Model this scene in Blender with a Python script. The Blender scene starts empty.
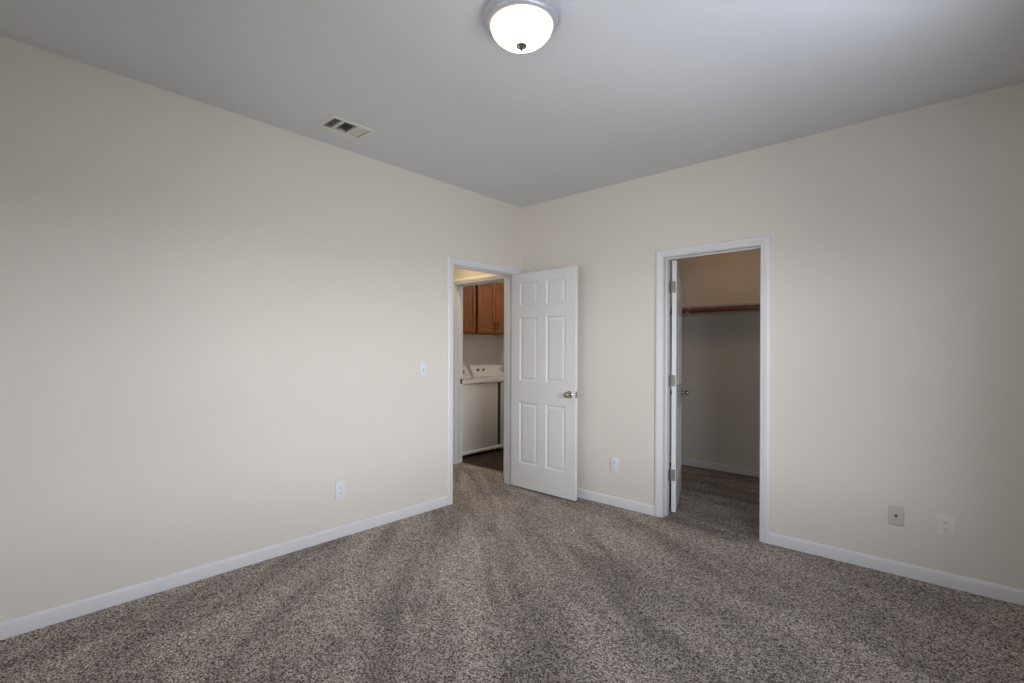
import bpy, bmesh, math
from mathutils import Vector, Matrix

sc = bpy.context.scene
COL = sc.collection
PI = math.pi

# ------------------------------------------------------------------ camera
cam_d = bpy.data.cameras.new('camera')
cam_d.sensor_fit = 'HORIZONTAL'; cam_d.sensor_width = 36.0
cam_d.lens = 493.83 / 1024 * 36.0
cam_d.shift_y = 8.28 / 1024
cam_d.clip_start = 0.02
cam = bpy.data.objects.new('camera', cam_d); COL.objects.link(cam)
YAW, ROLL = 0.733817, 0.003923
R_ = Vector((math.cos(YAW), math.sin(YAW), 0)); F_ = Vector((-math.sin(YAW), math.cos(YAW), 0)); U_ = Vector((0, 0, 1))
X_ = R_ * math.cos(ROLL) + U_ * math.sin(ROLL)
Y_ = -R_ * math.sin(ROLL) + U_ * math.cos(ROLL)
Z_ = -F_
M4 = Matrix((X_, Y_, Z_)).transposed().to_4x4()
M4.translation = Vector((3.22807, -3.71389, 1.32475))
cam.matrix_world = M4
sc.camera = cam

# ------------------------------------------------------------------ room measures
H = 2.74                       # ceiling height
W, D = 3.58, 4.35              # bedroom: x 0..W, y -D..0
WT = 0.118                     # wall thickness
WIN = (-3.0, -1.4, 0.50, 2.12)   # bedroom window in the right wall: y0, y1, z0, z1

# ------------------------------------------------------------------ sky, lights, exposure
world = bpy.data.worlds.new('sky'); sc.world = world; world.use_nodes = True
wn = world.node_tree.nodes; wl = world.node_tree.links; wn.clear()
wo = wn.new('ShaderNodeOutputWorld'); wb = wn.new('ShaderNodeBackground')
wt = wn.new('ShaderNodeTexCoord'); ws = wn.new('ShaderNodeSeparateXYZ'); wr = wn.new('ShaderNodeValToRGB')
wm = wn.new('ShaderNodeMapRange'); wm.inputs[1].default_value = -1.0; wm.inputs[2].default_value = 1.0
wl.new(wt.outputs['Generated'], ws.inputs[0]); wl.new(ws.outputs['Z'], wm.inputs[0]); wl.new(wm.outputs[0], wr.inputs[0])
cr = wr.color_ramp
# sunlit paving close below the window, darker ground farther off, bright sky over the horizon that dims upward
SKY = [(-1.0, 9.4, (0.90, 0.98, 1.14)), (-0.68, 9.4, (0.90, 0.98, 1.14)), (-0.62, 1.7, (0.98, 1.0, 1.02)), (-0.34, 1.8, (0.98, 1.0, 1.02)), (-0.03, 2.8, (0.98, 1.0, 1.02)),
       (0.02, 12.0, (0.97, 1.0, 1.05)), (0.18, 12.0, (0.97, 1.0, 1.05)), (0.25, 4.8, (0.93, 1.0, 1.10)), (0.50, 4.2, (0.93, 1.0, 1.10)), (0.60, 0.8, (0.85, 1.0, 1.25))]
for k, (z, v, c) in enumerate(SKY):
    e = cr.elements[k] if k < 2 else cr.elements.new((z + 1) / 2)
    e.position = (z + 1) / 2; e.color = (c[0] * v / 12, c[1] * v / 12, c[2] * v / 12, 1)
wl.new(wr.outputs[0], wb.inputs[0]); wb.inputs[1].default_value = 12.0
wl.new(wb.outputs[0], wo.inputs[0])

def area_light(name, loc, direction, sx, sy, power, colour=(1, 1, 1), portal=False, spread=PI):
    d = bpy.data.lights.new(name, 'AREA'); d.shape = 'RECTANGLE'; d.size = sx; d.size_y = sy
    d.energy = power; d.color = colour; d.spread = spread
    if portal: d.cycles.is_portal = True
    o = bpy.data.objects.new(name, d); COL.objects.link(o)
    o.location = loc; o.rotation_euler = Vector(direction).to_track_quat('-Z', 'Y').to_euler()
    return o
area_light('window_portal', (W + 0.06, (WIN[0] + WIN[1]) / 2, (WIN[2] + WIN[3]) / 2), (-1, 0, 0), WIN[1] - WIN[0], WIN[3] - WIN[2], 1, portal=True)
# three added soft fill lights without a real source, behind or beside the camera
area_light('fill_light', (3.30, -4.0, 1.7), (-0.667, 0.745, -0.02), 0.45, 0.45, 3.6, spread=math.radians(85))
area_light('fill_light', (1.20, -4.25, 1.6), (0, 1, 0), 0.45, 0.45, 3.2, spread=math.radians(90))
area_light('fill_light', (3.40, -1.8, 1.6), (-1, 0.3, 0), 0.45, 0.45, 4.4, spread=math.radians(100))
# ceiling lamps of the hall and the closet, both out of the frame
area_light('hall_lamp', (-0.72, -0.28, 2.70), (0, 0, -1), 0.25, 0.25, 4.4, (1.0, 0.76, 0.44), spread=math.radians(130))
area_light('laundry_fill', (-0.95, 1.35, 2.70), (0, 0, -1), 0.25, 0.25, 7.5, (1.0, 0.88, 0.76))  # added fill light to brighten the laundry, no lamp known there
area_light('closet_lamp', (1.45, 0.80, 2.62), (-0.05, 1, -0.45), 0.60, 0.30, 1.25, (1.0, 0.64, 0.38), spread=math.radians(140))

vs = sc.view_settings
vs.view_transform = 'Standard'; vs.look = 'None'; vs.gamma = 1.0; vs.use_curve_mapping = False
vs.exposure = 0.0
sc.cycles.use_denoising = True
sc.cycles.max_bounces = 10; sc.cycles.diffuse_bounces = 7
sc.cycles.sample_clamp_indirect = 6.0
LAMP_GLOW = 6.0

# ------------------------------------------------------------------ materials
MATS = {}
def mat(name, colour, rough=0.6, metal=0.0, bump=None, emit=None, spec=0.5):
    """bump = (noise scale, strength, distance)"""
    if name in MATS: return MATS[name]
    m = bpy.data.materials.new(name); m.use_nodes = True
    nt = m.node_tree; b = nt.nodes['Principled BSDF']
    b.inputs['Base Color'].default_value = (*colour, 1); b.inputs['Roughness'].default_value = rough
    b.inputs['Metallic'].default_value = metal; b.inputs['Specular IOR Level'].default_value = spec
    if bump:
        tc = nt.nodes.new('ShaderNodeTexCoord'); n = nt.nodes.new('ShaderNodeTexNoise'); bp = nt.nodes.new('ShaderNodeBump')
        n.inputs['Scale'].default_value = bump[0]; n.inputs['Detail'].default_value = 3
        bp.inputs['Strength'].default_value = bump[1]; bp.inputs['Distance'].default_value = bump[2]
        nt.links.new(tc.outputs['Object'], n.inputs['Vector']); nt.links.new(n.outputs[0], bp.inputs['Height'])
        nt.links.new(bp.outputs[0], b.inputs['Normal'])
    if emit:
        b.inputs['Emission Color'].default_value = (*emit[0], 1); b.inputs['Emission Strength'].default_value = emit[1]
    MATS[name] = m
    return m

WALL = mat('cream_wall_paint', (0.77, 0.735, 0.685), 0.75, bump=(90, 0.25, 0.004), spec=0.25)
CEIL = mat('ceiling_paint', (0.705, 0.725, 0.75), 0.9, bump=(60, 0.3, 0.004), spec=0.2)
TRIM = mat('white_trim_paint', (0.77, 0.775, 0.81), 0.42)
DOORP = mat('white_door_paint', (0.80, 0.80, 0.815), 0.45)
PLASTIC = mat('white_plastic', (0.80, 0.82, 0.88), 0.35)
GREYPL = mat('almond_plastic', (0.62, 0.58, 0.53), 0.4)
DARK = mat('dark_slot', (0.03, 0.03, 0.03), 0.6)
NICKEL = mat('satin_nickel', (0.46, 0.43, 0.39), 0.18, 1.0)
HINGE = mat('hinge_nickel', (0.27, 0.26, 0.24), 0.5, 0.5)
FIXT = mat('fixture_satin', (0.55, 0.56, 0.60), 0.38, 0.35)
VENTM = mat('vent_enamel', (0.72, 0.70, 0.66), 0.5)
DUCT = mat('duct_dark', (0.006, 0.006, 0.006), 0.9, spec=0.1)
ENAMEL = mat('appliance_enamel', (0.82, 0.81, 0.80), 0.28)
KNOBG = mat('appliance_knob_grey', (0.30, 0.29, 0.29), 0.4)
SHELF = mat('shelf_paint', (0.55, 0.47, 0.40), 0.6)

def wood(name, c0, c1, scale=(14, 14, 1.2), rough=0.4):
    m = bpy.data.materials.new(name); m.use_nodes = True
    nt = m.node_tree; b = nt.nodes['Principled BSDF']; b.inputs['Roughness'].default_value = rough
    tc = nt.nodes.new('ShaderNodeTexCoord'); mp = nt.nodes.new('ShaderNodeMapping'); n = nt.nodes.new('ShaderNodeTexNoise'); r = nt.nodes.new('ShaderNodeValToRGB')
    mp.inputs['Scale'].default_value = scale; n.inputs['Scale'].default_value = 3; n.inputs['Detail'].default_value = 5; n.inputs['Distortion'].default_value = 0.6
    r.color_ramp.elements[0].position = 0.3; r.color_ramp.elements[1].position = 0.72
    r.color_ramp.elements[0].color = (*c0, 1); r.color_ramp.elements[1].color = (*c1, 1)
    nt.links.new(tc.outputs['Object'], mp.inputs[0]); nt.links.new(mp.outputs[0], n.inputs['Vector']); nt.links.new(n.outputs[0], r.inputs[0]); nt.links.new(r.outputs[0], b.inputs['Base Color'])
    return m
CABW = wood('maple_stained_wood', (0.20, 0.068, 0.020), (0.30, 0.115, 0.035))
RODW = wood('red_brown_rod_wood', (0.20, 0.045, 0.018), (0.30, 0.075, 0.03), (1.5, 20, 20), 0.3)

def plank_floor():
    m = bpy.data.materials.new('dark_plank_floor'); m.use_nodes = True
    nt = m.node_tree; b = nt.nodes['Principled BSDF']; b.inputs['Roughness'].default_value = 0.65; b.inputs['Specular IOR Level'].default_value = 0.2
    tc = nt.nodes.new('ShaderNodeTexCoord'); br = nt.nodes.new('ShaderNodeTexBrick'); mp = nt.nodes.new('ShaderNodeMapping')
    mp.inputs['Rotation'].default_value = (0, 0, PI / 2)
    br.inputs['Color1'].default_value = (0.030, 0.021, 0.017, 1); br.inputs['Color2'].default_value = (0.060, 0.043, 0.035, 1)
    br.inputs['Mortar'].default_value = (0.008, 0.006, 0.005, 1); br.inputs['Scale'].default_value = 1.0
    br.inputs['Mortar Size'].default_value = 0.003; br.inputs['Brick Width'].default_value = 1.2; br.inputs['Row Height'].default_value = 0.13
    n = nt.nodes.new('ShaderNodeTexNoise'); m2 = nt.nodes.new('ShaderNodeMapping'); m2.inputs['Scale'].default_value = (40, 3, 1)
    mx = nt.nodes.new('ShaderNodeMix'); mx.data_type = 'RGBA'; mx.blend_type = 'OVERLAY'; mx.inputs[0].default_value = 0.6
    L = nt.links.new
    L(tc.outputs['Object'], mp.inputs[0]); L(mp.outputs[0], br.inputs['Vector']); L(tc.outputs['Object'], m2.inputs[0]); L(m2.outputs[0], n.inputs['Vector'])
    L(br.outputs['Color'], mx.inputs[6]); L(n.outputs[0], mx.inputs[7]); L(mx.outputs[2], b.inputs['Base Color'])
    return m
PLANK = plank_floor()

def carpet_mat():
    m = bpy.data.materials.new('taupe_frieze_carpet'); m.use_nodes = True
    nt = m.node_tree; N = nt.nodes.new; L = nt.links.new
    b = nt.nodes['Principled BSDF']; b.inputs['Roughness'].default_value = 0.95; b.inputs['Specular IOR Level'].default_value = 0.1
    tc = N('ShaderNodeTexCoord')
    # yarn flecks
    v = N('ShaderNodeTexVoronoi'); v.inputs['Scale'].default_value = 185; v.inputs['Randomness'].default_value = 1.0
    n1 = N('ShaderNodeTexNoise'); n1.inputs['Scale'].default_value = 170; n1.inputs['Detail'].default_value = 4; n1.inputs['Roughness'].default_value = 0.75
    L(tc.outputs['Object'], v.inputs['Vector']); L(tc.outputs['Object'], n1.inputs['Vector'])
    sp = N('ShaderNodeSeparateColor'); L(v.outputs['Color'], sp.inputs[0])
    add = N('ShaderNodeMath'); add.operation = 'MULTIPLY_ADD'; add.inputs[1].default_value = 0.42
    sc_ = N('ShaderNodeMath'); sc_.operation = 'MULTIPLY'; sc_.inputs[1].default_value = 0.58
    L(n1.outputs[0], sc_.inputs[0]); L(sp.outputs[0], add.inputs[0]); L(sc_.outputs[0], add.inputs[2])
    r = N('ShaderNodeValToRGB'); r.color_ramp.elements[0].position = 0.27; r.color_ramp.elements[1].position = 0.78
    r.color_ramp.elements[0].color = (0.018, 0.014, 0.012, 1); r.color_ramp.elements[1].color = (0.95, 0.87, 0.81, 1)
    e_ = r.color_ramp.elements.new(0.43); e_.color = (0.235, 0.200, 0.178, 1)
    e_ = r.color_ramp.elements.new(0.58); e_.color = (0.50, 0.435, 0.395, 1)
    L(add.outputs[0], r.inputs[0])
    # vacuum strokes: pile laid this way or that, in strokes fanning out from the doorway
    mp = N('ShaderNodeMapping'); mp.inputs['Location'].default_value = (2.2, -1.0, 0)
    sx = N('ShaderNodeSeparateXYZ'); L(tc.outputs['Object'], mp.inputs[0]); L(mp.outputs[0], sx.inputs[0])
    at = N('ShaderNodeMath'); at.operation = 'ARCTAN2'; L(sx.outputs[1], at.inputs[0]); L(sx.outputs[0], at.inputs[1])
    ln = N('ShaderNodeVectorMath'); ln.operation = 'LENGTH'; L(mp.outputs[0], ln.inputs[0])
    cb = N('ShaderNodeCombineXYZ'); m5 = N('ShaderNodeMath'); m5.operation = 'MULTIPLY'; m5.inputs[1].default_value = 9.0
    m6 = N('ShaderNodeMath'); m6.operation = 'MULTIPLY'; m6.inputs[1].default_value = 0.45
    L(at.outputs[0], m5.inputs[0]); L(ln.outputs['Value'], m6.inputs[0]); L(m5.outputs[0], cb.inputs[0]); L(m6.outputs[0], cb.inputs[1])
    n2 = N('ShaderNodeTexNoise'); n2.inputs['Scale'].default_value = 1.7; n2.inputs['Detail'].default_value = 3; n2.inputs['Distortion'].default_value = 0.9
    L(cb.outputs[0], n2.inputs['Vector'])
    mr = N('ShaderNodeMapRange'); mr.inputs[1].default_value = 0.36; mr.inputs[2].default_value = 0.64; mr.inputs[3].default_value = 0.72; mr.inputs[4].default_value = 1.18
    L(n2.outputs[0], mr.inputs[0])
    mx = N('ShaderNodeVectorMath'); mx.operation = 'SCALE'; L(r.outputs[0], mx.inputs[0]); L(mr.outputs[0], mx.inputs['Scale'])
    L(mx.outputs[0], b.inputs['Base Color'])
    bp = N('ShaderNodeBump'); bp.inputs['Strength'].default_value = 0.8; bp.inputs['Distance'].default_value = 0.008
    L(add.outputs[0], bp.inputs['Height']); L(bp.outputs[0], b.inputs['Normal'])
    return m
CARPET = carpet_mat()

def dome_mat():
    m = bpy.data.materials.new('alabaster_glass_lit'); m.use_nodes = True
    nt = m.node_tree; N = nt.nodes.new; L = nt.links.new
    b = nt.nodes['Principled BSDF']; b.inputs['Base Color'].default_value = (0.9, 0.88, 0.84, 1); b.inputs['Roughness'].default_value = 0.25
    tc = N('ShaderNodeTexCoord'); n = N('ShaderNodeTexNoise'); n.inputs['Scale'].default_value = 9; n.inputs['Detail'].default_value = 3; n.inputs['Distortion'].default_value = 2
    sp = N('ShaderNodeSeparateXYZ'); mr = N('ShaderNodeMapRange'); ad = N('ShaderNodeMath'); ad.operation = 'MULTIPLY_ADD'; ad.inputs[1].default_value = 0.35
    L(tc.outputs['Object'], n.inputs['Vector']); L(tc.outputs['Object'], sp.inputs[0]); L(sp.outputs['Z'], mr.inputs[0])
    mr.inputs[1].default_value = -0.046; mr.inputs[2].default_value = -0.125; mr.inputs[3].default_value = -0.14; mr.inputs[4].default_value = 0.75
    L(n.outputs[0], ad.inputs[0]); L(mr.outputs[0], ad.inputs[2])
    r = N('ShaderNodeValToRGB'); r.color_ramp.elements[0].color = (0.155, 0.122, 0.084, 1); r.color_ramp.elements[1].color = (1.0, 0.76, 0.50, 1)
    r.color_ramp.elements[0].position = 0.06; r.color_ramp.elements[1].position = 0.85
    e = r.color_ramp.elements.new(0.36); e.color = (0.26, 0.22, 0.165, 1)
    L(ad.outputs[0], r.inputs[0]); L(r.outputs[0], b.inputs['Emission Color']); b.inputs['Emission Strength'].default_value = LAMP_GLOW
    return m
DOME = dome_mat()

# ------------------------------------------------------------------ mesh helpers
class MB:
    """collects shapes into one mesh"""
    def __init__(s): s.bm = bmesh.new()
    def _take(s, bm2):
        me = bpy.data.meshes.new('tmp'); bm2.to_mesh(me); bm2.free(); s.bm.from_mesh(me); bpy.data.meshes.remove(me); return s
    def box(s, x0, x1, y0, y1, z0, z1, bevel=0.0, seg=2, rot=None, about=None):
        b = bmesh.new(); bmesh.ops.create_cube(b, size=1)
        for v in b.verts:
            v.co = Vector(((x0 + x1) / 2 + v.co.x * (x1 - x0), (y0 + y1) / 2 + v.co.y * (y1 - y0), (z0 + z1) / 2 + v.co.z * (z1 - z0)))
        if bevel: bmesh.ops.bevel(b, geom=b.edges[:], offset=bevel, segments=seg, profile=0.5, affect='EDGES')
        if rot is not None: bmesh.ops.rotate(b, verts=b.verts, cent=about or Vector(((x0+x1)/2, (y0+y1)/2, (z0+z1)/2)), matrix=rot)
        return s._take(b)
    def lathe(s, prof, n=48, M=Matrix()):
        """prof: list of (radius, height); axis z, placed by M"""
        b = bmesh.new(); rings = []
        for r, z in prof:
            if r < 1e-6: rings.append([b.verts.new(M @ Vector((0, 0, z)))])
            else: rings.append([b.verts.new(M @ Vector((r * math.cos(2*PI*k/n), r * math.sin(2*PI*k/n), z))) for k in range(n)])
        for a, c in zip(rings, rings[1:]):
            for k in range(n):
                q = [a[k % len(a)], a[(k+1) % len(a)], c[(k+1) % len(c)], c[k % len(c)]]
                u = []
                for v in q:
                    if v not in u: u.append(v)
                if len(u) > 2:
                    try: b.faces.new(u)
                    except ValueError: pass
        for end in (rings[0], rings[-1]):
            if len(end) > 2:
                try: b.faces.new(end)
                except ValueError: pass
        bmesh.ops.recalc_face_normals(b, faces=b.faces)
        return s._take(b)
    def tube(s, p0, p1, r, n=20):
        d = Vector(p1) - Vector(p0); M = Matrix.Translation(Vector(p0)) @ d.to_track_quat('Z', 'Y').to_matrix().to_4x4()
        return s.lathe([(r, 0), (r, d.length)], n, M)
    def prism(s, poly, axis, a, b_, bevel=0.0):
        """poly in the two axes other than axis, extruded from a to b_"""
        b = bmesh.new()
        def P(p, t):
            return {0: (t, p[0], p[1]), 1: (p[0], t, p[1]), 2: (p[0], p[1], t)}[axis]
        A = [b.verts.new(P(p, a)) for p in poly]; B = [b.verts.new(P(p, b_)) for p in poly]
        b.faces.new(A); b.faces.new(B)
        for k in range(len(poly)): b.faces.new([A[k], A[(k+1) % len(A)], B[(k+1) % len(B)], B[k]])
        bmesh.ops.recalc_face_normals(b, faces=b.faces)
        if bevel: bmesh.ops.bevel(b, geom=b.edges[:], offset=bevel, segments=2, profile=0.5, affect='EDGES')
        return s._take(b)
    def build(s, name, m, parent=None, smooth=True, angle=35):
        me = bpy.data.meshes.new(name)
        s.bm.to_mesh(me); s.bm.free(); me.materials.append(m)
        o = bpy.data.objects.new(name, me); COL.objects.link(o)
        if parent is not None: o.parent = parent
        if smooth:
            for p in me.polygons: p.use_smooth = True
            me.set_sharp_from_angle(angle=math.radians(angle))
        return o

def tag(o, label=None, cat=None, group=None, kind=None):
    if label: o['label'] = label
    if cat: o['category'] = cat
    if group: o['group'] = group
    if kind: o['kind'] = kind
    return o
def struct(o, label, cat): return tag(o, label, cat, kind='structure')
def thing(name, loc, label, cat, group=None, rz=0.0):
    o = bpy.data.objects.new(name, None); COL.objects.link(o); o.empty_display_size = 0.05
    o.location = loc; o.rotation_euler = (0, 0, rz)
    return tag(o, label, cat, group)

# ------------------------------------------------------------------ openings
BD = (-0.893, -0.110)          # bedroom doorway in the left wall: y of the jamb faces
CD = (1.495, 2.207)            # closet doorway in the far wall: x of the jamb faces
LD = (-1.085, -0.310)          # laundry doorway at the hall's end: x of the jamb faces
HEAD = 2.060                   # underside of the head jambs
LY0, LY1 = 0.085, 0.205        # wall between hall and laundry
JT = 0.018                     # jamb board thickness
HX = -1.32                     # hall's outer wall
LXB, LYB = -2.06, 1.81         # laundry back wall x, right wall y
CX0, CX1, CYB = 0.25, 2.95, 1.88   # closet extents

# ------------------------------------------------------------------ floor, ceiling, walls
m = MB(); m.box(HX - WT, W + WT, -D - WT, LY1 - 0.02, -0.05, 0.0); m.box(CX0 - 0.05, CX1 + WT, LY1 - 0.02, CYB + WT, -0.05, 0.0)
struct(m.build('floor', CARPET, smooth=False), 'taupe flecked carpet over bedroom, hall and closet with vacuum strokes', 'floor')
m = MB(); m.box(LXB - WT, CX0 - 0.05, LY1 - 0.02, LYB + WT, -0.05, -0.006)
struct(m.build('floor_laundry', PLANK, smooth=False), 'dark brown plank floor of the laundry room', 'floor')
m = MB(); m.box(LD[0], LD[1], LY1 - 0.035, LY1 - 0.005, -0.006, 0.004, 0.003)
struct(m.build('trim_threshold', mat('threshold_strip', (0.22, 0.16, 0.12), 0.4)), 'thin strip where hall carpet meets the dark laundry floor', 'threshold')

VX0, VX1, VY0, VY1 = 0.245, 0.402, -2.205, -1.960      # hole for the air vent
m = MB(); c0, c1 = -D - WT, 0.06
m.box(HX - WT, VX0, c0, c1, H, H + 0.1); m.box(VX1, W + WT, c0, c1, H, H + 0.1)
m.box(VX0, VX1, c0, VY0, H, H + 0.1); m.box(VX0, VX1, VY1, c1, H, H + 0.1)
struct(m.build('ceiling', CEIL, smooth=False), 'pale grey lightly textured bedroom ceiling', 'ceiling')
m = MB(); m.box(LXB - WT, CX0 - 0.05, 0.06, LYB + WT, H, H + 0.1)
struct(m.build('ceiling_laundry', CEIL, smooth=False), 'ceiling of the laundry room beyond the bedroom doorway', 'ceiling')
m = MB(); m.box(CX0 - 0.05, W + WT, 0.06, CYB + WT, H, H + 0.1)
struct(m.build('ceiling_closet', CEIL, smooth=False), 'ceiling of the closet beyond the right hand doorway', 'ceiling')

def wall_along(axis, base, thick, a0, a1, openings, name, label):
    """wall lying along axis (0 = x, 1 = y); base and thick on the other axis; openings = (from, to, z0, z1)"""
    m = MB()
    def put(p, q, z0, z1):
        if q - p < 1e-4 or z1 - z0 < 1e-4: return
        if axis == 0: m.box(p, q, base, base + thick, z0, z1)
        else: m.box(base, base + thick, p, q, z0, z1)
    cur = a0
    for p, q, z0, z1 in sorted(openings):
        put(cur, p, 0, H); put(p, q, 0, z0); put(p, q, z1, H); cur = q
    put(cur, a1, 0, H)
    bmesh.ops.remove_doubles(m.bm, verts=m.bm.verts, dist=1e-5)
    return struct(m.build(name, WALL, smooth=False), label, 'wall')
wall_along(1, -WT, WT, -D, LY0, [(BD[0] - JT, BD[1] + JT, 0, HEAD + JT)], 'wall_left', 'plain cream wall on the left with the open bedroom doorway at its end')
wall_along(0, 0, WT, 0, W + WT, [(CD[0] - JT, CD[1] + JT, 0, HEAD + JT)], 'wall_far', 'cream wall on the right with the closet doorway in it')
wall_along(1, W, WT, -D - WT, 0, [WIN], 'wall_right', 'cream window wall outside the picture on the right')
wall_along(0, -D - WT, WT, HX - WT, W, [], 'wall_near', 'cream wall behind the viewer')
wall_along(0, LY0, LY1 - LY0, LXB - WT, 0, [(LD[0] - JT, LD[1] + JT, 0, HEAD + JT)], 'wall_hall_end', 'cream hall wall above and beside the laundry doorway')
wall_along(1, HX - WT, WT, -D, LY0, [], 'wall_hall_side', 'cream side wall of the hall beyond the bedroom doorway')
wall_along(1, LXB - WT, WT, LY1, LYB + WT, [], 'wall_laundry_back', 'plain cream wall behind the laundry machines under the wood cabinets')
wall_along(0, LYB, WT, LXB, 0, [], 'wall_laundry_side', 'cream side wall of the laundry room beside the right hand machine')
wall_along(1, 0, CX0, WT, CYB + WT, [], 'wall_closet_left', 'cream left wall of the closet')
wall_along(0, CYB, WT, CX0, CX1, [], 'wall_closet_back', 'cream back wall of the closet above and below its shelf')
wall_along(1, CX1, WT, WT, CYB + WT, [], 'wall_closet_right', 'cream right wall of the closet')

# ------------------------------------------------------------------ baseboards
BH, BT = 0.078, 0.013
def base_profile(sgn, base):
    return [(base, 0.0), (base + sgn * BT, 0.0), (base + sgn * BT, BH - 0.016), (base + sgn * BT * 0.82, BH - 0.009), (base + sgn * BT * 0.35, BH - 0.001), (base, BH)]
def baseboard(axis, base, sgn, a, b, name, label):
    m = MB(); m.prism(base_profile(sgn, base), axis, a, b)
    return struct(m.build(name, TRIM, angle=25), label, 'baseboard')
CW = 0.060                     # casing width
baseboard(1, 0, 1, -D, BD[0] - 0.005 - CW, 'baseboard_left', 'white baseboard along the foot of the left wall')
baseboard(0, 0, -1, 0.0, CD[0] - 0.005 - CW, 'baseboard_far', 'white baseboard between the open bedroom door and the closet doorway')
baseboard(0, 0, -1, CD[1] + 0.005 + CW, W, 'baseboard_far_right', 'white baseboard right of the closet doorway under the two wall plates')
baseboard(1, W, -1, -D, 0, 'baseboard_right', 'white baseboard under the window wall')
baseboard(0, CYB, -1, CX0, CX1, 'baseboard_closet', 'white baseboard at the foot of the closet back wall')
baseboard(1, HX, 1, -D, LY0, 'baseboard_hall', 'white baseboard along the side wall of the hall')
baseboard(1, CX0, 1, WT, CYB, 'baseboard_closet_left', 'white baseboard on the left wall of the closet')
baseboard(1, CX1, -1, WT, CYB, 'baseboard_closet_right', 'white baseboard on the right wall of the closet')
baseboard(1, LXB, 1, LY1, LYB, 'baseboard_laundry', 'white baseboard behind the laundry machines')
baseboard(0, LYB, -1, LXB, 0, 'baseboard_laundry_side', 'white baseboard on the laundry side wall')

# ------------------------------------------------------------------ door casings and jambs
def casing_ring(axis, face, sgn, lo, hi, top, name, parent):
    """stepped casing round an opening: axis the opening runs along, face = wall plane, sgn = side it stands out to"""
    m = MB(); i0, i1, it = lo - 0.005, hi + 0.005, top + 0.005
    prof = [(0.0, 0.0), (0.0, 0.009), (0.006, 0.012), (0.020, 0.012), (0.026, 0.016), (0.046, 0.017), (0.054, 0.014), (CW, 0.010), (CW, 0.0)]
    b = bmesh.new(); loops = []
    for off, hgt in prof:
        q = face + sgn * hgt
        pts = [(i0 - off, 0.0), (i0 - off, it + off), (i1 + off, it + off), (i1 + off, 0.0)]
        loops.append([b.verts.new((p, q, z) if axis == 0 else (q, p, z)) for p, z in pts])
    for A, B in zip(loops, loops[1:]):
        for k in range(3): b.faces.new([A[k], A[k+1], B[k+1], B[k]])
    for k in range(3): b.faces.new([loops[0][k], loops[0][k+1], loops[-1][k+1], loops[-1][k]])
    for k in (0, 3): b.faces.new([l[k] for l in loops])
    bmesh.ops.recalc_face_normals(b, faces=b.faces)
    m._take(b)
    return m.build(name, TRIM, parent, angle=20)
def jamb(axis, w0, w1, lo, hi, top, name, parent, stop=None):
    m = MB()
    def put(p, q, r, s, z0, z1, bev=0.0):
        if axis == 0: m.box(p, q, r, s, z0, z1, bev)
        else: m.box(r, s, p, q, z0, z1, bev)
    put(lo - JT, lo, w0, w1, 0, top + JT); put(hi, hi + JT, w0, w1, 0, top + JT); put(lo, hi, w0, w1, top, top + JT)
    j = m.build(name, TRIM, parent, smooth=False)
    if stop:
        m = MB(); a, c = stop
        put(lo, lo + 0.011, a, c, 0, top, 0.002); put(hi - 0.011, hi, a, c, 0, top, 0.002); put(lo + 0.011, hi - 0.011, a, c, top - 0.011, top, 0.002)
        m.build('door_stop', TRIM, parent)
    return j

t1 = thing('trim_1', (0, 0, 0), 'white casing and jamb around the bedroom doorway in the left wall', 'door frame'); t1['kind'] = 'structure'
casing_ring(1, 0.0, 1, BD[0], BD[1], HEAD, 'casing', t1)
casing_ring(1, -WT, -1, BD[0], BD[1], HEAD, 'casing', t1)
jamb(1, -WT, 0.0, BD[0], BD[1], HEAD, 'jamb', t1, (-0.078, -0.040))
t2 = thing('trim_2', (0, 0, 0), 'white casing and jamb around the closet doorway in the far wall', 'door frame'); t2['kind'] = 'structure'
casing_ring(0, 0.0, -1, CD[0], CD[1], HEAD, 'casing', t2)
casing_ring(0, WT, 1, CD[0], CD[1], HEAD, 'casing', t2)
jamb(0, 0.0, WT, CD[0], CD[1], HEAD, 'jamb', t2, (0.045, 0.080))
for zc in (0.314, 1.079, 1.839): MB().box(CD[0] - 0.0006, CD[0] + 0.0012, WT - 0.032, WT - 0.0005, zc - 0.046, zc + 0.046, 0.0005, 1).build('hinge_leaf', HINGE, t2)
t3 = thing('trim_3', (0, 0, 0), 'white casing and jamb around the laundry doorway across the hall', 'door frame'); t3['kind'] = 'structure'
casing_ring(0, LY0, -1, LD[0], LD[1], 2.066, 'casing', t3)
jamb(0, LY0, LY1, LD[0], LD[1], 2.066, 'jamb', t3, (0.125, 0.160))
m = MB(); m.box(LD[0] - 0.001, LD[0] + 0.0015, 0.165, 0.197, 0.925, 0.985, 0.0007)
sp = m.build('strike_plate', mat('dark_bronze', (0.10, 0.075, 0.055), 0.4, 0.8), t3); sp['label'] = 'small dark strike plate on the laundry jamb'

# window of the right wall (outside the frame, it lets the daylight in)
w1 = thing('window_1', (W, 0, 0), 'bedroom window outside the picture that lets in the daylight', 'window'); w1['kind'] = 'structure'
y0, y1, z0, z1 = WIN
m = MB()
for a in ((y0, y0 + 0.045, z0, z1), (y1 - 0.045, y1, z0, z1), (y0, y1, z0, z0 + 0.045), (y0, y1, z1 - 0.045, z1), ((y0+y1)/2 - 0.025, (y0+y1)/2 + 0.025, z0, z1)):
    m.box(0.07, 0.11, a[0], a[1], a[2], a[3], 0.004)
m.build('window_frame', TRIM, w1)
m = MB(); m.box(-0.03, 0.07, y0 - 0.03, y1 + 0.03, z0 - 0.02, z0, 0.004); m.build('window_sill', TRIM, w1)

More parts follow.
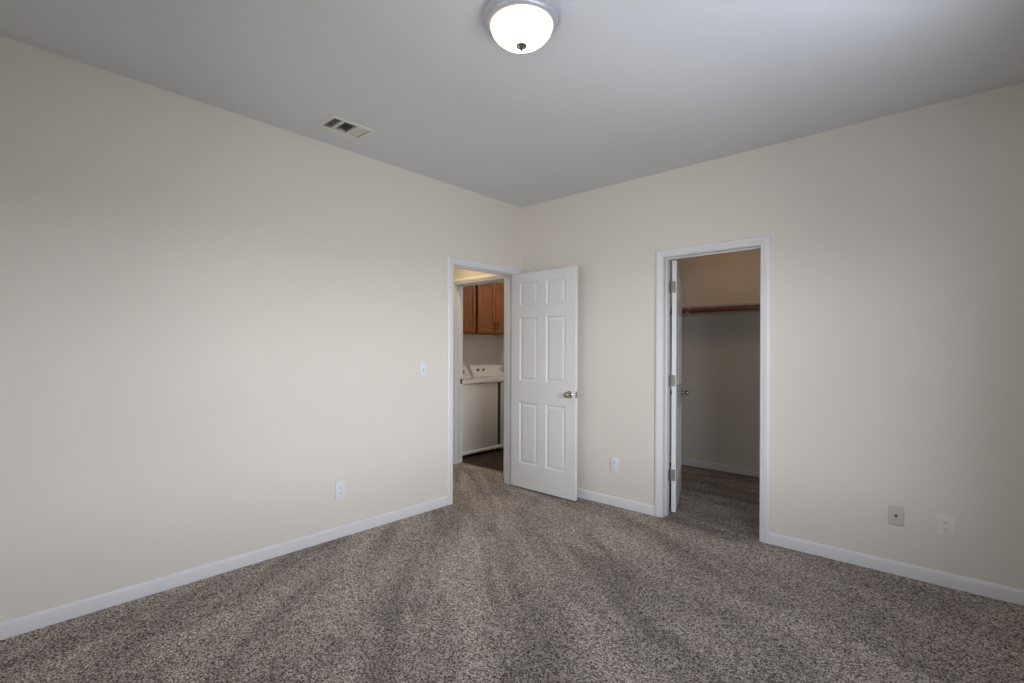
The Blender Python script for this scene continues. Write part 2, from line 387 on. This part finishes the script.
# ------------------------------------------------------------------ six-panel doors
DTH = 0.035
def six_panel(wd, h, stile, mull, rows):
    """slab in local x 0..wd (hinge at 0), y -DTH/2..DTH/2, z 0..h, both faces moulded"""
    pw = (wd - 2 * stile - mull) / 2
    xs = [0, stile, stile + pw, stile + pw + mull, wd - stile, wd]
    zs = [0] + [v for r in rows for v in r] + [h]
    b = bmesh.new(); hy = DTH / 2
    steps = [(0.0, 0.0), (0.003, 0.0035), (0.011, 0.0085), (0.017, 0.0085), (0.040, 0.0025)]
    for s in (-1, 1):
        for i in range(5):
            for k in range(len(zs) - 1):
                x0_, x1_, z0_, z1_ = xs[i], xs[i+1], zs[k], zs[k+1]
                if i in (1, 3) and k % 2 == 1:
                    prev = None
                    for off, dep in steps:
                        y = s * (hy - dep)
                        L = [b.verts.new(c) for c in ((x0_+off, y, z0_+off), (x1_-off, y, z0_+off), (x1_-off, y, z1_-off), (x0_+off, y, z1_-off))]
                        if prev:
                            for q in range(4): b.faces.new([prev[q], prev[(q+1) % 4], L[(q+1) % 4], L[q]])
                        prev = L
                    b.faces.new(prev)
                else:
                    b.faces.new([b.verts.new(c) for c in ((x0_, s*hy, z0_), (x1_, s*hy, z0_), (x1_, s*hy, z1_), (x0_, s*hy, z1_))])
    for i in range(5):
        for z in (0, h): b.faces.new([b.verts.new(c) for c in ((xs[i], -hy, z), (xs[i+1], -hy, z), (xs[i+1], hy, z), (xs[i], hy, z))])
    for k in range(len(zs) - 1):
        for x in (0, wd): b.faces.new([b.verts.new(c) for c in ((x, -hy, zs[k]), (x, hy, zs[k]), (x, hy, zs[k+1]), (x, -hy, zs[k+1]))])
    bmesh.ops.remove_doubles(b, verts=b.verts, dist=1e-5)
    bmesh.ops.recalc_face_normals(b, faces=b.faces)
    m = MB(); m._take(b); return m

def knob_parts(root, x, z, side):
    """rose, neck and egg knob standing out of the face side*y"""
    q = Matrix.Translation((x, side * DTH / 2, z)) @ Vector((0, side, 0)).to_track_quat('Z', 'Y').to_matrix().to_4x4()
    k = MB().lathe([(0.0, 0.034), (0.011, 0.032), (0.018, 0.034), (0.0235, 0.040), (0.025, 0.048), (0.0235, 0.056), (0.017, 0.062), (0.009, 0.064), (0.0, 0.0645)], 40, q).build('door_knob', NICKEL, root)
    MB().lathe([(0.0, 0.0), (0.033, 0.0), (0.0335, 0.004), (0.030, 0.008), (0.020, 0.010), (0.0, 0.010)], 40, q).build('rose', NICKEL, k)
    MB().lathe([(0.011, 0.008), (0.010, 0.022), (0.0125, 0.037)], 24, q).build('neck', NICKEL, k)

def hinge_parts(root, zc, px, py, leaf_to):
    """leaf on the hinge edge (x = 0) and the knuckle at (px, py)"""
    hg = MB().box(-0.0012, 0.0006, leaf_to[0], leaf_to[1], zc - 0.046, zc + 0.046, 0.0005, 1).build('hinge', HINGE, root)
    kn = MB()
    for i in range(5): kn.tube((px, py, zc - 0.046 + i * 0.0184 + 0.0006), (px, py, zc - 0.046 + (i + 1) * 0.0184 - 0.0006), 0.0062, 16)
    kn.tube((px, py, zc - 0.05), (px, py, zc + 0.05), 0.0045, 12)
    kn.build('knuckle', HINGE, hg)
    sb = MB()
    for dz in (-0.033, 0.0, 0.033):
        q = Matrix.Translation((-0.0012, (leaf_to[0] + leaf_to[1]) / 2 + (0.004 if dz else -0.005), zc + dz)) @ Vector((-1, 0, 0)).to_track_quat('Z', 'Y').to_matrix().to_4x4()
        sb.lathe([(0.0, 0.0009), (0.003, 0.0007), (0.0042, 0.0)], 14, q)
    sb.build('screws', NICKEL, hg)
    return hg

def door(name, wd, stile, mull, pivot, ang, knuckle, label, latch_side):
    """pivot in the world; the slab turns about it.  knuckle = offset of the slab's origin from the pivot in door space"""
    root = bpy.data.objects.new(name, None); COL.objects.link(root); root.empty_display_size = 0.05
    T = Matrix.Translation(Vector(pivot)) @ Matrix.Rotation(ang, 4, 'Z') @ Matrix.Translation(Vector(knuckle))
    root.matrix_world = T
    struct(root, label, 'door')
    rows = [(0.230, 0.812), (1.016, 1.618), (1.732, 1.948)]
    six_panel(wd, 2.040, stile, mull, rows).build('door_slab', DOORP, root, angle=12)
    kz = 0.919
    knob_parts(root, wd - 0.060, kz, -1); knob_parts(root, wd - 0.060, kz, 1)
    lp = MB().box(wd - 0.0006, wd + 0.0012, -0.0125, 0.0125, kz - 0.029, kz + 0.029, 0.0005, 1).build('latch_plate', HINGE, root)
    MB().prism([(wd, -0.006), (wd + 0.010, 0.006), (wd, 0.006)], 2, kz - 0.007, kz + 0.007).build('latch_bolt', HINGE, lp)
    py = -knuckle[1]; px = -knuckle[0]
    lt = (-0.011, DTH / 2 - 0.001) if py > 0 else (-DTH / 2 + 0.001, 0.011)
    for zc in (0.30, 1.065, 1.825): hinge_parts(root, zc, px, py, lt)
    return root

# bedroom door: closed it lies along -y from the pivot; opened about 89 degrees into the room
door('door_1', 0.757, 0.106, 0.101, (0.006, -0.1085, 0.014), math.radians(-1.0), (0.003, -0.0235, 0), 'white six panel bedroom door standing open against the far wall', -1)
# closet door: opened into the closet, seen nearly edge on
door('door_2', 0.698, 0.102, 0.105, (CD[0] + 0.0085, WT + 0.006, 0.014), math.radians(109.6), (0.003, -0.0235, 0), 'white six panel closet door swung inward and seen almost edge on', -1)

# ------------------------------------------------------------------ ceiling light
cl = thing('ceiling_light', (1.855, -2.139, H), 'round flush ceiling light with glowing white glass bowl and satin metal rim', 'ceiling light')
MB().lathe([(0.0, -0.0005), (0.160, -0.0005), (0.1655, -0.006), (0.1655, -0.016), (0.160, -0.024), (0.154, -0.027), (0.153, -0.036), (0.147, -0.044), (0.140, -0.047), (0.135, -0.048), (0.133, -0.040), (0.0, -0.036)], 96).build('canopy_rim', FIXT, cl)
MB().lathe([(0.133, -0.046), (0.1315, -0.055), (0.125, -0.072), (0.112, -0.089), (0.093, -0.105), (0.068, -0.117), (0.040, -0.125), (0.015, -0.128), (0.0, -0.1285)], 96).build('glass_bowl', DOME, cl)
fn = MB().lathe([(0.0, -0.127), (0.020, -0.127), (0.0235, -0.1295), (0.022, -0.134), (0.014, -0.138), (0.007, -0.140), (0.0, -0.140)], 40).build('finial', NICKEL, cl)
MB().lathe([(0.0, -0.139), (0.005, -0.141), (0.0065, -0.145), (0.005, -0.150), (0.0, -0.152)], 24).build('finial_tip', NICKEL, fn)

# ------------------------------------------------------------------ ceiling vent
vx, vy = (VX0 + VX1) / 2, (VY0 + VY1) / 2
cv = thing('ceiling_vent', (vx, vy, H), 'rectangular grey metal air vent in the ceiling close to the left wall', 'air vent')
hx, hy = 0.0785, 0.1225                                # half size of the hole
ox, oy = 0.104, 0.152
b = bmesh.new(); loops = []
for ax, ay, z in ((ox, oy, 0.0), (ox, oy, -0.003), (ox - 0.006, oy - 0.006, -0.008), (hx + 0.004, hy + 0.004, -0.009), (hx - 0.001, hy - 0.001, -0.006), (hx - 0.001, hy - 0.001, 0.02)):
    loops.append([b.verts.new(c) for c in ((-ax, -ay, z), (ax, -ay, z), (ax, ay, z), (-ax, ay, z))])
for A, B in zip(loops, loops[1:]):
    for k in range(4): b.faces.new([A[k], A[(k+1) % 4], B[(k+1) % 4], B[k]])
bmesh.ops.recalc_face_normals(b, faces=b.faces)
MB()._take(b).build('frame', VENTM, cv, angle=20)
b = bmesh.new()
L0 = [b.verts.new(c) for c in ((-hx, -hy, 0.02), (hx, -hy, 0.02), (hx, hy, 0.02), (-hx, hy, 0.02))]
L1 = [b.verts.new(c) for c in ((-hx, -hy, 0.09), (hx, -hy, 0.09), (hx, hy, 0.09), (-hx, hy, 0.09))]
for k in range(4): b.faces.new([L0[k], L0[(k+1) % 4], L1[(k+1) % 4], L1[k]])
b.faces.new(L1)
MB()._take(b).build('duct_box', DUCT, cv, smooth=False)
s1, s2 = -0.058, 0.040                                  # bars that part the three banks
for s in (s1, s2): MB().box(-hx, hx, s - 0.005, s + 0.005, -0.007, 0.012).build('divider', VENTM, cv, smooth=False)
def slat_y(y, tilt): return MB().box(-hx, hx, y - 0.0006, y + 0.0006, -0.008, 0.012, rot=Matrix.Rotation(tilt, 3, 'X'), about=Vector((0, y, 0.002)))
def slat_x(x, tilt): return MB().box(x - 0.0005, x + 0.0005, s1 + 0.005, s2 - 0.005, -0.008, 0.012, rot=Matrix.Rotation(tilt, 3, 'Y'), about=Vector((x, 0, 0.002)))
for k in range(4): slat_y(-hy + 0.014 + k * 0.0125, math.radians(-49)).build('louver', VENTM, cv, smooth=False)
for k in range(5): slat_y(s2 + 0.013 + k * 0.0130, math.radians(52)).build('louver', VENTM, cv, smooth=False)
for k in range(6): slat_x(-hx + 0.018 + k * 0.025, math.radians(-64)).build('louver', VENTM, cv, smooth=False)
for k in range(3): MB().box(-hx + 0.035 + k * 0.042, -hx + 0.038 + k * 0.042, -hy, s1 - 0.005, 0.013, 0.015).build('damper', VENTM, cv, smooth=False)

# ------------------------------------------------------------------ wall plates  (local: x along the wall, -y out of it)
def plate_root(name, wall, along, z, label, cat, group=None):
    """wall 'left' faces +x, wall 'far' faces -y"""
    return thing(name, (0, along, z) if wall == 'left' else (along, 0, z), label, cat, group, rz=PI / 2 if wall == 'left' else 0.0)
def plate(root, w, h, m_):
    return MB().box(-w/2, w/2, -0.0075, -0.0002, -h/2, h/2, 0.0040, 3).build('cover_plate', m_, root)
def screw(root, z, m_, x=0.0):
    q = Matrix.Translation((x, -0.0073, z)) @ Vector((0, -1, 0)).to_track_quat('Z', 'Y').to_matrix().to_4x4()
    MB().lathe([(0.0, 0.0012), (0.0022, 0.001), (0.0034, 0.0)], 16, q).build('screw', m_, root)
def outlet(wall, along, z, label, w=0.074, h=0.119, m_=PLASTIC):
    r = plate_root('power_outlet', wall, along, z, label, 'power outlet', 'power outlets low on the walls')
    plate(r, w, h, m_)
    for s in (-1, 1):
        zc = s * 0.0195
        pr = [(0.0172 * math.cos(a), max(-0.0125, min(0.0125, 0.0172 * math.sin(a)))) for a in [2 * PI * k / 32 for k in range(32)]]
        rc = MB().prism([(p[0], p[1] + zc) for p in pr], 1, -0.0095, -0.006).build('receptacle', m_, r)
        sl = MB(); sl.box(-0.0078, -0.0055, -0.0098, -0.0085, zc - 0.0015, zc + 0.0080); sl.box(0.0055, 0.0078, -0.0098, -0.0085, zc - 0.0005, zc + 0.0070)
        q = Matrix.Translation((0, -0.0098, zc - 0.0072)) @ Vector((0, 1, 0)).to_track_quat('Z', 'Y').to_matrix().to_4x4()
        sl.lathe([(0.0028, 0.0), (0.0028, 0.001)], 14, q)
        sl.build('slot', DARK, rc, smooth=False)
    screw(r, 0.0, m_)
    return r
outlet('left', -1.938, 0.334, 'white power outlet low on the left wall')
outlet('far', 1.061, 0.350, 'white power outlet between the open bedroom door and the closet doorway')
outlet('far', 3.182, 0.342, 'pale power outlet right of the blank plate, nearest the right edge', 0.083, 0.119, mat('pale_grey_plastic', (0.80, 0.80, 0.78), 0.35))
cx = plate_root('coax_plate', 'far', 2.961, 0.349, 'beige cable wall plate with one small dark jack right of the closet doorway', 'wall plate')
plate(cx, 0.074, 0.116, GREYPL)
q = Matrix.Translation((0, -0.0068, 0)) @ Vector((0, -1, 0)).to_track_quat('Z', 'Y').to_matrix().to_4x4()
jk = MB().lathe([(0.0, 0.0), (0.0075, 0.0), (0.0075, 0.004), (0.005, 0.0042), (0.005, 0.011), (0.0042, 0.011), (0.0038, 0.006), (0.0, 0.006)], 24, q).build('jack', mat('jack_metal', (0.10, 0.09, 0.08), 0.5, 0.6), cx)
jk['label'] = 'small dark threaded jack'
screw(cx, 0.042, GREYPL); screw(cx, -0.042, GREYPL)
sw = plate_root('light_switch', 'left', -1.215, 1.160, 'white light switch plate on the left wall beside the bedroom doorway', 'light switch')
plate(sw, 0.072, 0.117, PLASTIC)
MB().box(-0.0055, 0.0055, -0.0086, -0.0068, -0.0125, 0.0125, 0.0008).build('toggle_bezel', mat('switch_bezel', (0.60, 0.62, 0.68), 0.4), sw)
MB().box(-0.0042, 0.0042, -0.0168, -0.0070, -0.004, 0.0085, 0.0012, rot=Matrix.Rotation(math.radians(-24), 3, 'X')).build('toggle', PLASTIC, sw)
screw(sw, 0.030, PLASTIC); screw(sw, -0.030, PLASTIC)

# ------------------------------------------------------------------ closet shelf and rod
SZ = 1.786
sh = thing('closet_shelf', (0, 0, 0), 'long closet shelf above the hanging rod', 'shelf')
MB().box(CX0 + 0.001, CX1 - 0.001, CYB - 0.305, CYB - 0.001, SZ, SZ + 0.018, 0.002).build('board', SHELF, sh)
MB().box(CX0 + 0.001, CX1 - 0.001, CYB - 0.020, CYB - 0.001, SZ - 0.085, SZ - 0.0005, 0.002).build('cleat', WALL, sh)
RY, RZ = CYB - 0.285, SZ - 0.036
rd = thing('closet_rod', (0, 0, 0), 'red brown wooden hanging rod just under the closet shelf', 'clothes rod')
MB().tube((CX0 + 0.004, RY, RZ), (CX1 - 0.004, RY, RZ), 0.0165, 32).build('rod', RODW, rd)
for x, s in ((CX0, 1), (CX1, -1)):
    q = Matrix.Translation((x + s * 0.0005, RY, RZ)) @ Vector((s, 0, 0)).to_track_quat('Z', 'Y').to_matrix().to_4x4()
    MB().lathe([(0.0, 0.0), (0.030, 0.0), (0.030, 0.004), (0.022, 0.006), (0.021, 0.014), (0.0175, 0.014), (0.0175, 0.006), (0.0, 0.006)], 32, q).build('socket', TRIM, rd)
m = MB(); bx = 1.035                                    # bracket carrying shelf and rod
m.box(bx - 0.0095, bx + 0.0095, RY + 0.017, RY + 0.0205, RZ, SZ - 0.0005, 0.001)
for k in range(9):
    a0, a1 = PI + 0.2 + k * (PI - 0.4) / 9, PI + 0.2 + (k + 1) * (PI - 0.4) / 9
    m.prism([(RY + r * math.cos(a), RZ + r * math.sin(a)) for r, a in ((0.0168, a0), (0.0168, a1), (0.0205, a1), (0.0205, a0))], 0, bx - 0.009, bx + 0.009)
m.build('bracket', TRIM, rd, angle=30)

# ------------------------------------------------------------------ laundry machines (fronts face +x)
def machine(name, y0, y1, label, cat, dials, gap_shade=0.0):
    """cabinet, top, sloped console, kick base and feet; dials = (y, radius, height along the slope)"""
    xf, xb = -1.262, -1.945
    r = thing(name, ((xf + xb) / 2, (y0 + y1) / 2, 0), label, cat, 'white laundry machines side by side')
    X, Y = (xf + xb) / 2, (y0 + y1) / 2; hw = (y1 - y0) / 2; f, bk = xf - X, xb - X
    MB().box(bk, f, -hw, hw - gap_shade, 0.071, 0.893, 0.006).build('cabinet', ENAMEL, r)
    if gap_shade:
        d = MB().box(bk + 0.01, f - 0.012, hw - gap_shade + 0.0005, hw - 0.001, 0.071, 0.893).build('gap_shade_strip', mat('gap_shade_dark', (0.035, 0.03, 0.028), 0.7), r)  # dark colour stands in for the shade between the two machines
        d['label'] = 'dark strip standing for the shaded gap between the machines'
    MB().prism([(bk + 0.02, 0.028), (f + 0.004, 0.028), (f + 0.012, 0.036), (f + 0.012, 0.058), (f - 0.004, 0.0705), (bk + 0.02, 0.0705)], 1, -hw + 0.002, hw - 0.001).build('kick_base', ENAMEL, r, angle=20)
    MB().box(bk, f + 0.012, -hw - 0.001, hw + 0.001, 0.896, 0.926, 0.011, 4).build('top_panel', ENAMEL, r)
    MB().box(bk + 0.17, f - 0.035, -hw + 0.05, hw - 0.05, 0.9262, 0.936, 0.005, 3).build('lid', ENAMEL, r)
    for sx in (f - 0.06, bk + 0.08):
        for sy in (-hw + 0.06, hw - 0.06):
            MB().lathe([(0.022, -0.006), (0.022, 0.006), (0.010, 0.010), (0.010, 0.032)], 20, Matrix.Translation((sx, sy, 0))).build('foot', KNOBG, r)
    prof = [(bk + 0.004, 0.9262), (bk + 0.165, 0.9262), (bk + 0.168, 0.950), (bk + 0.150, 0.972), (bk + 0.082, 1.082), (bk + 0.060, 1.098), (bk + 0.004, 1.098)]
    c = MB().prism(prof, 1, -hw + 0.003, hw - 0.003 - gap_shade, 0.006).build('console', ENAMEL, r)
    n = Vector((1.082 - 0.972, 0, 0.150 - 0.082)).normalized()          # out of the slope
    for y, rad, t in dials:
        p = Vector((bk + 0.150 + t * (0.082 - 0.150), y - Y, 0.972 + t * (1.082 - 0.972)))
        q = Matrix.Translation(p) @ n.to_track_quat('Z', 'Y').to_matrix().to_4x4()
        MB().lathe([(0.0, 0.0), (rad * 1.35, 0.0), (rad * 1.3, 0.003), (0.0, 0.004)], 32, q).build('dial_ring', mat('dial_grey', (0.42, 0.41, 0.41), 0.4), c)
        k = MB().lathe([(rad, 0.003), (rad * 0.92, 0.022), (rad * 0.7, 0.026), (0.0, 0.0265)], 32, q)
        k.build('dial', mat('dial_face', (0.62, 0.60, 0.59), 0.35) if rad > 0.025 else KNOBG, c)
        MB().box(-0.002, 0.002, -rad * 0.9, rad * 0.9, 0.025, 0.031, 0.0008).build('dial_grip', KNOBG, c).matrix_local = q
    MB().box(f + 0.0115, f + 0.0135, -0.03, 0.03, 0.904, 0.915, 0.001).build('badge', mat('badge_grey', (0.55, 0.54, 0.54), 0.3, 0.5), r)
    return r
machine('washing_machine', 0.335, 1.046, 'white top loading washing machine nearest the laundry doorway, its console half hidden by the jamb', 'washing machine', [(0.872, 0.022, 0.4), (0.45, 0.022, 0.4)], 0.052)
machine('clothes_dryer', 1.054, 1.720, 'white laundry machine farther right, its console showing two small knobs and a large dial', 'clothes dryer', [(1.172, 0.017, 0.55), (1.278, 0.017, 0.55), (1.662, 0.030, 0.5)])

# ------------------------------------------------------------------ wall cabinets over the machines
CABX, CZ0, CZ1 = -1.765, 1.545, 2.31
def cabinet(y0, y1, doors, label, filler=0):
    """doors = (y from, y to, side of its pull)"""
    r = thing('wall_cabinet', (LXB, (y0 + y1) / 2, CZ0), label, 'cabinet', 'wood wall cabinets above the laundry machines')
    Y = (y0 + y1) / 2; fx = CABX - LXB; hh = CZ1 - CZ0
    MB().box(0.001, fx - 0.019, y0 - Y, y1 - Y, 0, hh, 0.0015).build('cabinet_box', CABW, r)
    m = MB(); st = 0.038
    m.box(fx - 0.019, fx, y0 - Y, y0 - Y + st, 0, hh, 0.001); m.box(fx - 0.019, fx, y1 - Y - st, y1 - Y, 0, hh, 0.001)
    m.box(fx - 0.019, fx, y0 - Y + st, y1 - Y - st, 0, st, 0.001); m.box(fx - 0.019, fx, y0 - Y + st, y1 - Y - st, hh - st, hh, 0.001)
    m.build('face_frame', CABW, r)
    if filler: MB().box(0.02, fx - 0.17, y1 - Y + 0.0005, y1 - Y + filler, 0.004, hh - 0.004).build('filler', CABW, r)
    for a, c, side in doors:
        a, c = a - Y, c - Y; z0, z1 = 0.020, hh - 0.020; s = 0.055; x0, x1 = fx + 0.001, fx + 0.020
        m = MB()
        m.box(x0, x1, a, a + s, z0, z1, 0.002); m.box(x0, x1, c - s, c, z0, z1, 0.002)
        m.box(x0, x1, a + s, c - s, z0, z0 + s, 0.002); m.box(x0, x1, a + s, c - s, z1 - s, z1, 0.002)
        d = m.build('door', CABW, r)
        MB().box(x0 + 0.002, x0 + 0.010, a + s - 0.005, c - s + 0.005, z0 + s - 0.005, z1 - s + 0.005).build('panel', CABW, d)
        py = a + 0.028 if side < 0 else c - 0.028
        m = MB(); zb = z0 + 0.045
        pts = [Vector((x1, py, zb)), Vector((x1 + 0.024, py, zb + 0.012)), Vector((x1 + 0.030, py, zb + 0.05)), Vector((x1 + 0.024, py, zb + 0.088)), Vector((x1, py, zb + 0.10))]
        for p0, p1 in zip(pts, pts[1:]): m.tube(p0, p1, 0.0055, 12)
        m.build('pull', mat('pull_bronze', (0.10, 0.06, 0.05), 0.35, 0.7), d)
cabinet(0.260, 1.046, [(0.264, 0.650, 1), (0.656, 1.043, -1)], 'wood cabinet above the front laundry machine, partly hidden by the jamb', 0.041)
cabinet(1.088, 1.806, [(1.091, 1.444, 1), (1.450, 1.803, -1)], 'wood wall cabinet with two facing pulls above the farther laundry machine')
